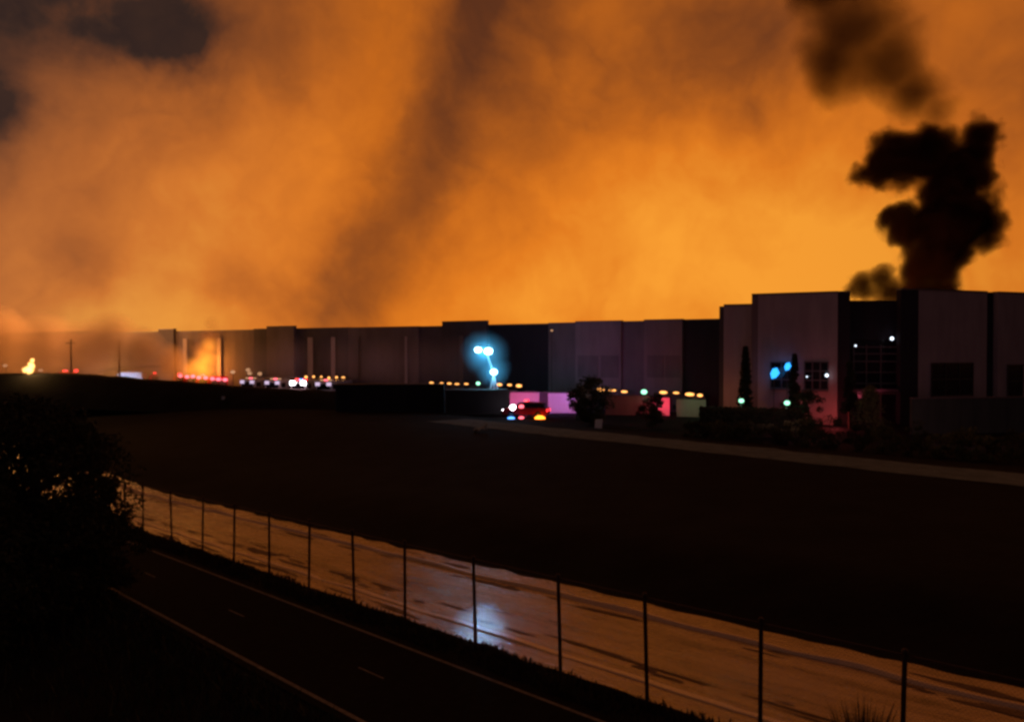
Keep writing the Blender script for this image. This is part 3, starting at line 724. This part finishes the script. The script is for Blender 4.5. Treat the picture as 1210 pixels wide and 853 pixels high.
# ------------------------------------------------------------------ vehicles
def wheel(parent, x, y, r=.5, w=.32):
    t = MB().tube((x, y - w / 2, r), (x, y + w / 2, r), r, r, 18).build('wheel', M['tire'], parent)
    MB().tube((x, y - w / 2 - .01, r), (x, y + w / 2 + .01, r), r * .55, r * .55, 12).build('rim', M['rim'], t)
def fire_engine(label, loc, rz, body='red_paint', beacons=('red', 'red', 'orange'), head='white', group='fire engines in the yard', name='fire_engine', hz=1.05, hs=1.0):
    """faces -X at rz=0; 8.5 m long"""
    t = thing(name, label, 'fire engine', loc, rz, group)
    prof = [(-4.2, .5), (-4.2, 1.5), (-4.0, 2.55), (-3.7, 2.7), (-1.9, 2.7), (-1.9, .5)]
    mb = MB(); n = len(prof); vs = [(x, y, z) for y in (-1.2, 1.2) for (x, z) in prof]
    mb.add(vs, [tuple(range(n)), tuple(range(2 * n - 1, n - 1, -1))] + [(i, n + i, n + (i + 1) % n, (i + 1) % n) for i in range(n)]); mb.build('cab', M[body], t)
    b = MB(); b.box((1.25, 0, .75), 6.0, 2.4, 1.95); b.box((-1.8, 0, .75), .25, 2.1, 1.6); bo = b.build('body', M[body], t)
    for k in range(4):
        for sy in (-1, 1):
            sh = MB().box((-1.0 + k * 1.4, sy * 1.212, 1.0), 1.15, .03, 1.3).build('locker_shutter', M['chrome'], bo)
    MB().box((-4.12, 0, 1.62), .12, 2.05, .82).build('windscreen', M['glass'], t)
    for sy in (-1, 1): MB().box((-3.0, sy * 1.21, 1.65), 1.2, .03, .7).build('side_window', M['glass'], t)
    MB().box((-4.32, 0, .45), .25, 2.4, .4).build('bumper', M['chrome'], t)
    for sy in (-1, 1):
        MB().box((-4.255, sy * .85, hz), .07, .38 * hs, .28 * hs).build('headlight', EM[head], t)
        MB().box((4.27, sy * .95, .95), .05, .3, .3).build('tail_light', EM['red'], t)
    lb = MB().box((-3.2, 0, 2.71), .45, 1.7, .12).build('light_bar', M['dark_metal'], t)
    for k, bc in enumerate(beacons): MB().box((-3.2, -.62 + k * .62, 2.832), .4, .42, .22).build('beacon', EM[bc], lb)
    ld = MB()
    for sy in (-.35, .35): ld.tube((-1.2, sy, 3.0), (4.3, sy, 3.0), .05, .05, 6)
    for k in range(14): ld.tube((-1.0 + k * .4, -.35, 3.0), (-1.0 + k * .4, .35, 3.0), .025, .025, 5)
    ld.tube((0, 0, 2.7), (0, 0, 3.0), .12, .12); ld.tube((3, 0, 2.7), (3, 0, 3.0), .12, .12); ld.build('ladder', M['chrome'], t)
    for x in (-3.2, 1.6, 2.9):
        for sy in (-1.02, 1.02): wheel(t, x, sy)
    return t
def emergency_car(label, loc, rz):
    """faces -X; 4.9 m long"""
    t = thing('emergency_car', label, 'car', loc, rz)
    def prism(prof, w, w2):
        mb = MB(); n = len(prof); vs = [(x, -w, z) for x, z in prof] + [(x, w, z) for x, z in prof]
        top = max(z for x, z in prof)
        vs = [(x, y * (w2 / w if z > top - .05 else 1), z) for x, y, z in vs]
        return mb.add(vs, [tuple(range(n)), tuple(range(2 * n - 1, n - 1, -1))] + [(i, n + i, n + (i + 1) % n, (i + 1) % n) for i in range(n)])
    prism([(-2.45, .35), (-2.45, .75), (-2.3, .98), (-1.35, 1.08), (2.35, 1.08), (2.45, .7), (2.45, .35)], .95, .9).build('body', M['red_paint'], t)
    c_ = prism([(-1.3, 1.082), (-.65, 1.62), (1.9, 1.62), (2.3, 1.082)], .86, .72).build('cabin', M['glass'], t)
    prism([(-.62, 1.622), (-.5, 1.68), (1.8, 1.68), (1.9, 1.622)], .7, .66).build('roof', M['red_paint'], c_)
    lb = MB().box((0, 0, 1.69), .3, 1.25, .07).build('light_bar', M['dark_metal'], t)
    for k, bc in enumerate(('pink', 'red', 'red')): MB().box((0, -.42 + k * .42, 1.762), .26, .3, .14).build('beacon', EM[bc], lb)
    for sy in (-1, 1):
        MB().box((-2.47, sy * .68, .7), .06, .3, .18).build('headlight', EM['white'], t)
        MB().box((2.47, sy * .75, .72), .05, .22, .22).build('tail_light', EM['red'], t)
        for x in (-1.5, 1.5): wheel(t, x, sy * .86, .36, .22)
    return t
emergency_car('red emergency car with flashing lamps in front of the magenta lit wall', gp(622, 92.5), R(-14))
# front scene lamp, side markers of the lit engine
def lampbox(label, x, y, Dd, w, h, em, name='beacon_lamp', cat='lamp', group=None):
    p_ = at(x, y, Dd); t = thing(name, label, cat, (p_.x, p_.y, 0), 0, group)
    MB().sphere((0, 0, p_.z), w / 2, 12, 8, h / w).build('lens', EM[em], t)
    st = MB().tube((0, .12, 0), (0, .12, p_.z + h * .2), .04, .04, 6); st.box((0, .1, 0), .5, .5, .05); st.build('stand', M['dark_metal'], t); return t
GB = 'flashing scene lamps around the emergency car'
lampbox('white scene lamp at the left end of the emergency car', 606.5, 482, 92.2, .8, .7, 'white', group=GB)
lampbox('pinkish red flashing lamp over the emergency car bonnet', 616.5, 480.5, 92, .75, .55, 'pink', group=GB)
lampbox('red flashing lamp at the middle of the emergency car roof', 623, 481.5, 92, .5, .45, 'red', group=GB)
lampbox('small red flashing lamp toward the emergency car rear', 629, 483.5, 92, .5, .35, 'red', group=GB)
lampbox('orange flashing lamp at the rear top of the emergency car', 636.5, 486, 92, .6, .5, 'orange', group=GB)
lampbox('large orange red lamp low at the emergency car rear', 638, 494.5, 91, 1.15, .65, 'orange', group=GB)
lampbox('blue lamp low at the front of the emergency car', 604, 494, 91, .8, .3, 'bluebeacon', group=GB)
lampbox('dim red lamp low at the middle of the emergency car', 616, 493.5, 91, .6, .28, 'pink', group=GB)
lampbox('lone red lamp on the ground right of the emergency car', 663, 504.2, 83, .42, .28, 'pink', group=GB)
pl('beacon_glow', at(612, 474, 96.3), (1, .10, .35), 260, .3, 160, at(612, 470, 110))
pl('beacon_glow', at(628, 480, 92.5), (1, .06, .05), 500, .4, 160, at(628, 470, 110))
pl('beacon_glow', at(664, 470, 95), (.62, .25, 1), 330, .3, 160, at(664, 470, 110))
pl('beacon_glow', at(670, 480, 95), (1, .15, .3), 100, .3, 160, at(670, 470, 110))
pl('beacon_glow', at(783, 478, 93.2), (1, .02, .10), 130, .2, 160, at(783, 470, 110))
pl('beacon_glow', at(745, 474, 92), (1, .06, .03), 60, .3, 160, at(745, 470, 110))
pl('green_lamp_glow', at(818, 474, 91), (.5, 1, .45), 25, .2)
pl('green_lamp_glow', at(876, 476, 75.6), (.4, 1, .6), 25, .2)
pl('green_lamp_glow', at(930, 479, 74.6), (.4, 1, .6), 20, .2)
pl('red_wall_glow', at(984, 498, 80.4), (1, .10, .10), 160, .4)
pl('amber_wall_glow', at(852, 470, 86), (1, .3, .08), 60, .3)
pl('entrance_glow', at(1040, 470, 83.0), (1, .12, .2), 22, .3)
# added spots without fixtures: flashing-light wash on the long wall and office block
for x, Dd, wv in ((760, 80, 1300), (690, 84, 1200), (450, 112, 2400), (560, 96, 900), (330, 120, 2600), (925, 64, 2300), (1130, 62, 2600)):
    q = gp(x, Dd); pl('wall_wash', (q.x, q.y, 3.2), (1, .42, .50), wv * .10, .8, 150, (q.x * 1.35, q.y * 1.3, 6.5))

trk = fire_engine('white utility truck with the brightest headlamps, middle of the three facing the road', gp(367, 128), R(78), 'white_paint', ('red', 'bluebeacon', 'red'), 'white', 'trucks parked nose out by the warehouse', 'utility_truck', 2.2, 2.0)
tk = fire_engine('white utility truck with dim lilac headlamps left of the brightest one', gp(338, 131), R(76), 'white_paint', ('dimamber', 'pink', 'dimamber'), 'dimwhite', 'trucks parked nose out by the warehouse', 'utility_truck', 2.15, 1.8)
copy_tree(tk, None, gp(310, 134), R(74), 'white utility truck with dim headlamps, leftmost of the row facing the road')
copy_tree(tk, None, gp(395, 126), R(80), 'white utility truck with dim headlamps, rightmost of the row facing the road')
for o in (trk, tk): o['category'] = 'truck'
ef = fire_engine('far fire engine side on with pink red beacons, left of the flames', gp(205, 160), R(10), 'red_paint', ('red', 'pink', 'red'), 'dimwhite', 'far fire engines below the smoke')
for lab, x, Dd, rz in (('far fire engine side on with pink red beacons, straight below the flames', 234, 154, 12), ('far fire engine side on with pink red beacons, right of the flames', 262, 148, 8),
                       ('lone far fire engine near the left utility pole', 96, 176, 5)):
    copy_tree(ef, None, gp(x, Dd), R(rz), lab)
def beacons(pts, em, r, D0, where):
    for i, (x, y) in enumerate(pts):
        p_ = at(x, y, D0)
        t = thing('warning_light', '%s, %s from the left' % (where, NTH[i]), 'warning light', (p_.x, p_.y, 0), 0, where)
        MB().sphere((0, 0, p_.z), r, 8, 6, .7).build('lens', EM[em], t); s_ = MB().tube((0, r * .8, 0), (0, r * .8, p_.z), .05, .05, 6); s_.box((0, r * .8, 0), .6, .6, .06); s_.build('stand', M['dark_metal'], t)
beacons([(213, 444), (221, 445), (228, 444.6), (235, 446), (243, 446.3), (251, 447.3), (258, 448), (266, 448.6)], 'pink', .42, 146, 'pink warning light in the line under the flames')
beacons([(275, 439.5), (293, 437), (295, 441), (307, 441.6)], 'dimamber', .42, 142, 'dull amber warning light right of the flames')
beacons([(6, 432), (48, 437.5)], 'dimamber', .4, 150, 'faint amber light beside the small fire')
beacons([(90, 438)], 'red', .38, 150, 'single red light near the left utility pole')
# pale lit trailer
tq = gp(156, 158); tr_ = thing('box_trailer', 'pale blue lit box trailer right of the second utility pole', 'trailer', tq, R(4))
MB().box((0, 0, 1.9), 4.4, 2.4, 1.2).build('box_body', M['white_paint'], tr_)
for sx in (-1.3, 1.3):
    for sy in (-1, 1): wheel(tr_, sx, sy, .45)
MB().box((0, 0, 1.2), 4.3, 1.0, .7).build('chassis', M['dark_metal'], tr_)
pl('trailer_glow', (tq.x, tq.y - 4, 2.6), (.35, .55, 1), 420, .3)

# ---- utility poles
for lab, x, yt in (('leftmost utility pole standing before the smoky warehouse end', 84, 401), ('second utility pole left of the pale trailer', 141, 401.5)):
    b = gp(x, 145); t = thing('utility_pole', lab, 'utility pole', b, 0, 'utility poles at the left'); zt_ = at(x, yt, 145).z
    MB().tube((0, 0, 0), (0, 0, zt_), .2, .13, 10).build('pole', M['wood'], t)
    MB().box((0, -.16, zt_ - .7), 1.5, .12, .14, R(35)).build('crossarm', M['wood'], t)

# ---- small odds and ends on the dark bank
q = gp(263.5, 104); t = thing('marker_post', 'short pale marker post on the dark bank', 'post', (q.x, q.y, .0))
MB().box((0, 0, 0), .34, .2, 1.65).build('post', M['white_wall'], t); MB().box((.6, .1, 0), 1.6, .8, .12).build('base', M['wall_mid'], t)
q = gp(566, 71.5); mb = MB(); rr = random.Random(3)
gv = [(i * .22, j * .22, .54 + .25 * rr.random() + .16 * i * (j == 2)) for i in range(-2, 4) for j in range(4)]
mb.add([(q.x + a, q.y + b, c) for a, b, c in gv], [(i * 4 + j, i * 4 + j + 4, i * 4 + j + 5, i * 4 + j + 1) for i in range(5) for j in range(3)])
sh = mb.build('plastic_sheet', M['sheet'], origin=(q.x, q.y, .5), label='crumpled pale green plastic sheet lying at the gravel road edge', cat='sheet')
sm = sh.modifiers.new('thickness', 'SOLIDIFY'); sm.thickness = .01
q = gp(707, 78); t = thing('sandwich_board', 'small pale board leaning beside the dark leafy tree', 'sign', (q.x, q.y, 0), R(15))
b_ = MB(); b_.add([(-.35, 0, 0), (.35, 0, 0), (.6, .45, .95), (-.1, .45, .95), (-.35, .04, 0), (.35, .04, 0), (.6, .49, .95), (-.1, .49, .95)], [(0, 1, 2, 3), (7, 6, 5, 4), (0, 4, 5, 1), (1, 5, 6, 2), (2, 6, 7, 3), (3, 7, 4, 0)])
b_.build('panel', M['white_paint'], t)
MB().tube((.2, .8, 0), (.25, .49, .9), .03, .03, 6).build('strut', M['dark_metal'], t)

# ------------------------------------------------------------------ smoke and flames (real volumes)
def volume(name, label, cat, blobs, color, dens, amp, nscale, gain=3.0, absorb=(0, 0, 0), voxel=1.5, detail=4, aniso=0.0, step=1.0, emis=None, stretchz=1.0, warp=0.0, wdet=3, grow=1.0, kind=None, group=None):
    """blobs: (x, y, D, r_px, depth_scale) smooth balls whose union, broken by noise, is the body of smoke"""
    bs = []
    for (x, y, Dd, rp) in blobs: bs.append((at(x, y, Dd), rp / F * Dd * grow))
    o_ = Vector((sum(b[0].x for b in bs) / len(bs), sum(b[0].y for b in bs) / len(bs), min(b[0].z - b[1] for b in bs)))
    mb = MB()
    for c, r in bs: mb.sphere(c, r * (1 + amp * .5) * 1.03, 16, 10)
    m, nt, out, tc = newmat(name)
    P0 = tc.outputs['Object']
    if warp:
        w = noise(nt, P0, nscale * .6, wdet, .6, color=True); s_ = nt.nodes.new('ShaderNodeVectorMath'); s_.operation = 'SUBTRACT'; nt.links.new(w.s, s_.inputs[0]); s_.inputs[1].default_value = (.5, .5, .5)
        k_ = nt.nodes.new('ShaderNodeVectorMath'); k_.operation = 'SCALE'; k_.inputs['Scale'].default_value = warp; nt.links.new(s_.outputs[0], k_.inputs[0])
        a_ = nt.nodes.new('ShaderNodeVectorMath'); a_.operation = 'ADD'; nt.links.new(P0, a_.inputs[0]); nt.links.new(k_.outputs[0], a_.inputs[1]); PW = a_.outputs[0]
    else: PW = P0
    fld = None
    for c, r in bs:
        dn = nt.nodes.new('ShaderNodeVectorMath'); dn.operation = 'DISTANCE'; nt.links.new(PW, dn.inputs[0]); dn.inputs[1].default_value = c - o_
        f = N(nt, dn.outputs['Value']) * (-1 / r) + 1
        fld = f if fld is None else fld.mx(f)
    nz = noise(nt, mapping(nt, P0, (1, 1, stretchz)), nscale, detail, .55, 0)
    d = ((fld + (nz - .5) * (amp * 1.6)) * gain).clamp() * dens
    pv = nt.nodes.new('ShaderNodeVolumePrincipled'); pv.inputs['Color'].default_value = (*color, 1); pv.inputs['Absorption Color'].default_value = (*absorb, 1)
    pv.inputs['Anisotropy'].default_value = aniso; nt.links.new(d.s, pv.inputs['Density'])
    if emis:
        pv.inputs['Emission Color'].default_value = (*emis[0], 1); nt.links.new((d * emis[1]).s, pv.inputs['Emission Strength'])
    nt.links.new(pv.outputs[0], out.inputs['Volume'])
    m.cycles.volume_step_rate = step
    ob = mb.build(name, m, origin=o_, label=label, cat=cat, kind=kind, group=group)
    rm = ob.modifiers.new('union', 'REMESH'); rm.mode = 'VOXEL'; rm.voxel_size = voxel
    return ob
DP = 118
volume('smoke_plume', 'thick black curling smoke plume rising above the office block roof', 'smoke',
       [(1098, 345, DP, 34), (1100, 322, DP, 36), (1104, 298, DP, 38), (1112, 272, DP, 42), (1070, 268, DP, 26), (1125, 245, DP, 46), (1150, 262, DP + 2, 36), (1048, 262, DP, 16), (1130, 215, DP, 44), (1098, 182, DP, 36),
        (1068, 188, DP, 36), (1042, 200, DP, 26), (1020, 205, DP, 17), (1150, 180, DP, 26), (1157, 156, DP, 24), (1128, 196, DP, 30)],
       (.12, .05, .03), 2.4, .95, .26, gain=1.15, voxel=1.1, detail=8, warp=6.0, wdet=7, grow=1.06, step=.5)
volume('smoke_puff', 'low brown smoke puff curling over the parapet left of the black plume', 'smoke',
       [(1022, 340, 96, 20), (1040, 332, 96, 19), (1055, 345, 96, 22), (1008, 346, 96, 13)], (.26, .08, .035), 1.8, .8, .45, gain=1.2, voxel=.8, detail=7, warp=2.5, wdet=6, grow=1.15, step=.5)
volume('smoke_cloud', 'broad dark brown smoke cloud drifting across the top right of the sky', 'smoke',
       [(1000, -20, 150, 62), (1010, 30, 150, 56), (985, 85, 150, 50), (1040, 70, 150, 52), (968, 118, 150, 30), (1075, 105, 150, 42), (1000, -70, 150, 70), (1105, 130, 150, 26)], (.20, .09, .06), .55, .9, .06, gain=.6, voxel=2.5, detail=8, warp=18, wdet=6, grow=1.2, step=.5)
volume('smoke_bank', 'brown orange smoke bank drifting low over the left end of the warehouse', 'smoke',
       [(-60, 400, 150, 60), (0, 408, 150, 52), (50, 412, 148, 45), (100, 415, 146, 40), (130, 402, 140, 36), (165, 415, 140, 34), (195, 428, 142, 26)], (.85, .62, .45), .34, .5, .08, gain=1.2, voxel=2.0, detail=3, step=1.0)
volume('smoke_column', 'short glowing smoke column in front of the wall above the flames', 'smoke',
       [(240, 432, 147, 17), (243, 415, 147, 17), (247, 398, 147, 15), (250, 384, 147, 12), (228, 436, 147, 12)], (.8, .5, .3), .16, .6, .16, gain=1.5, voxel=.9, detail=4, warp=2, step=.8)
volume('smoke_veil', 'thin grey smoke veil hanging before the warehouse left of the floodlight tower', 'smoke',
       [(300, 430, 128, 30), (340, 420, 126, 32), (400, 425, 122, 30), (450, 425, 118, 32), (500, 425, 116, 30), (540, 425, 113, 30)], (.8, .7, .75), .045, .5, .10, gain=1.5, voxel=2.0, detail=3, step=1.2)
volume('mist', 'thin blue lit mist around the heads of the floodlight tower', 'mist', [(573, 417, 102.6, 30), (582, 437, 102.6, 24)], (.35, .8, 1), .24, .4, .22, gain=.8, voxel=.9, detail=4, step=1.0)
volume('flames', 'orange flames glowing in front of the warehouse at the left', 'fire',
       [(238, 436, 146, 20), (243, 424, 146, 17), (248, 410, 146, 12), (224, 440, 146, 13)], (.4, .2, .1), .12, .5, .25, gain=.9, voxel=.6, detail=4, warp=2.0, emis=((1, .34, .03), 4.5), step=.6)
volume('flames', 'small bright yellow white fire at the far left', 'fire', [(34, 437, 118, 6), (37, 432, 118, 5), (38, 426, 118, 3), (29, 438, 118, 4)], (.2, .1, .05), .9, .6, 1.1, gain=2, voxel=.2, detail=3, warp=.5, emis=((1, .55, .15), 7), step=.6)
pl('fire_glow', at(238, 430, 145), (1, .34, .05), 2200, 2.0)
pl('fire_glow', at(1040, 340, 112), (1, .36, .08), 1200, 2.0)
pl('fire_glow', at(36, 430, 117.5), (1, .5, .15), 900, .6)
pl('fire_glow', at(90, 385, 160), (1, .40, .10), 22000, 5.0)
pl('fire_glow', at(150, 388, 146), (1, .40, .10), 2500, 3.0)
pl('fire_glow', at(-20, 370, 160), (1, .42, .10), 9000, 5.0)

# ---- hose jets arching toward the wall
for lab, pts in (('thin pale hose jet arching right towards the warehouse wall', [(100, 441), (118, 438), (140, 435.5), (165, 433.6), (188, 433)]),):
    mb = MB(); pp = [at(x, y, 140) for x, y in pts]
    for i in range(len(pp) - 1): mb.tube(pp[i], pp[i + 1], .02 + .012 * i, .032 + .012 * i, 6)
    mb.build('water_jet', M['white_wall'], origin=pp[0], label=lab, cat='water jet')

# ------------------------------------------------------------------ render settings
c = scene.cycles
c.use_denoising = True
try: c.denoiser = 'OPENIMAGEDENOISE'
except Exception: pass
c.max_bounces = 5; c.diffuse_bounces = 2; c.glossy_bounces = 3; c.volume_bounces = 1; c.transparent_max_bounces = 8
c.sample_clamp_indirect = 3; c.sample_clamp_direct = 0
c.filter_width = 2.8
c.volume_max_steps = 128
vs_ = scene.view_settings; vs_.view_transform = 'Standard'; vs_.look = 'None'; vs_.exposure = 0; vs_.gamma = 1
scene.display_settings.display_device = 'sRGB'
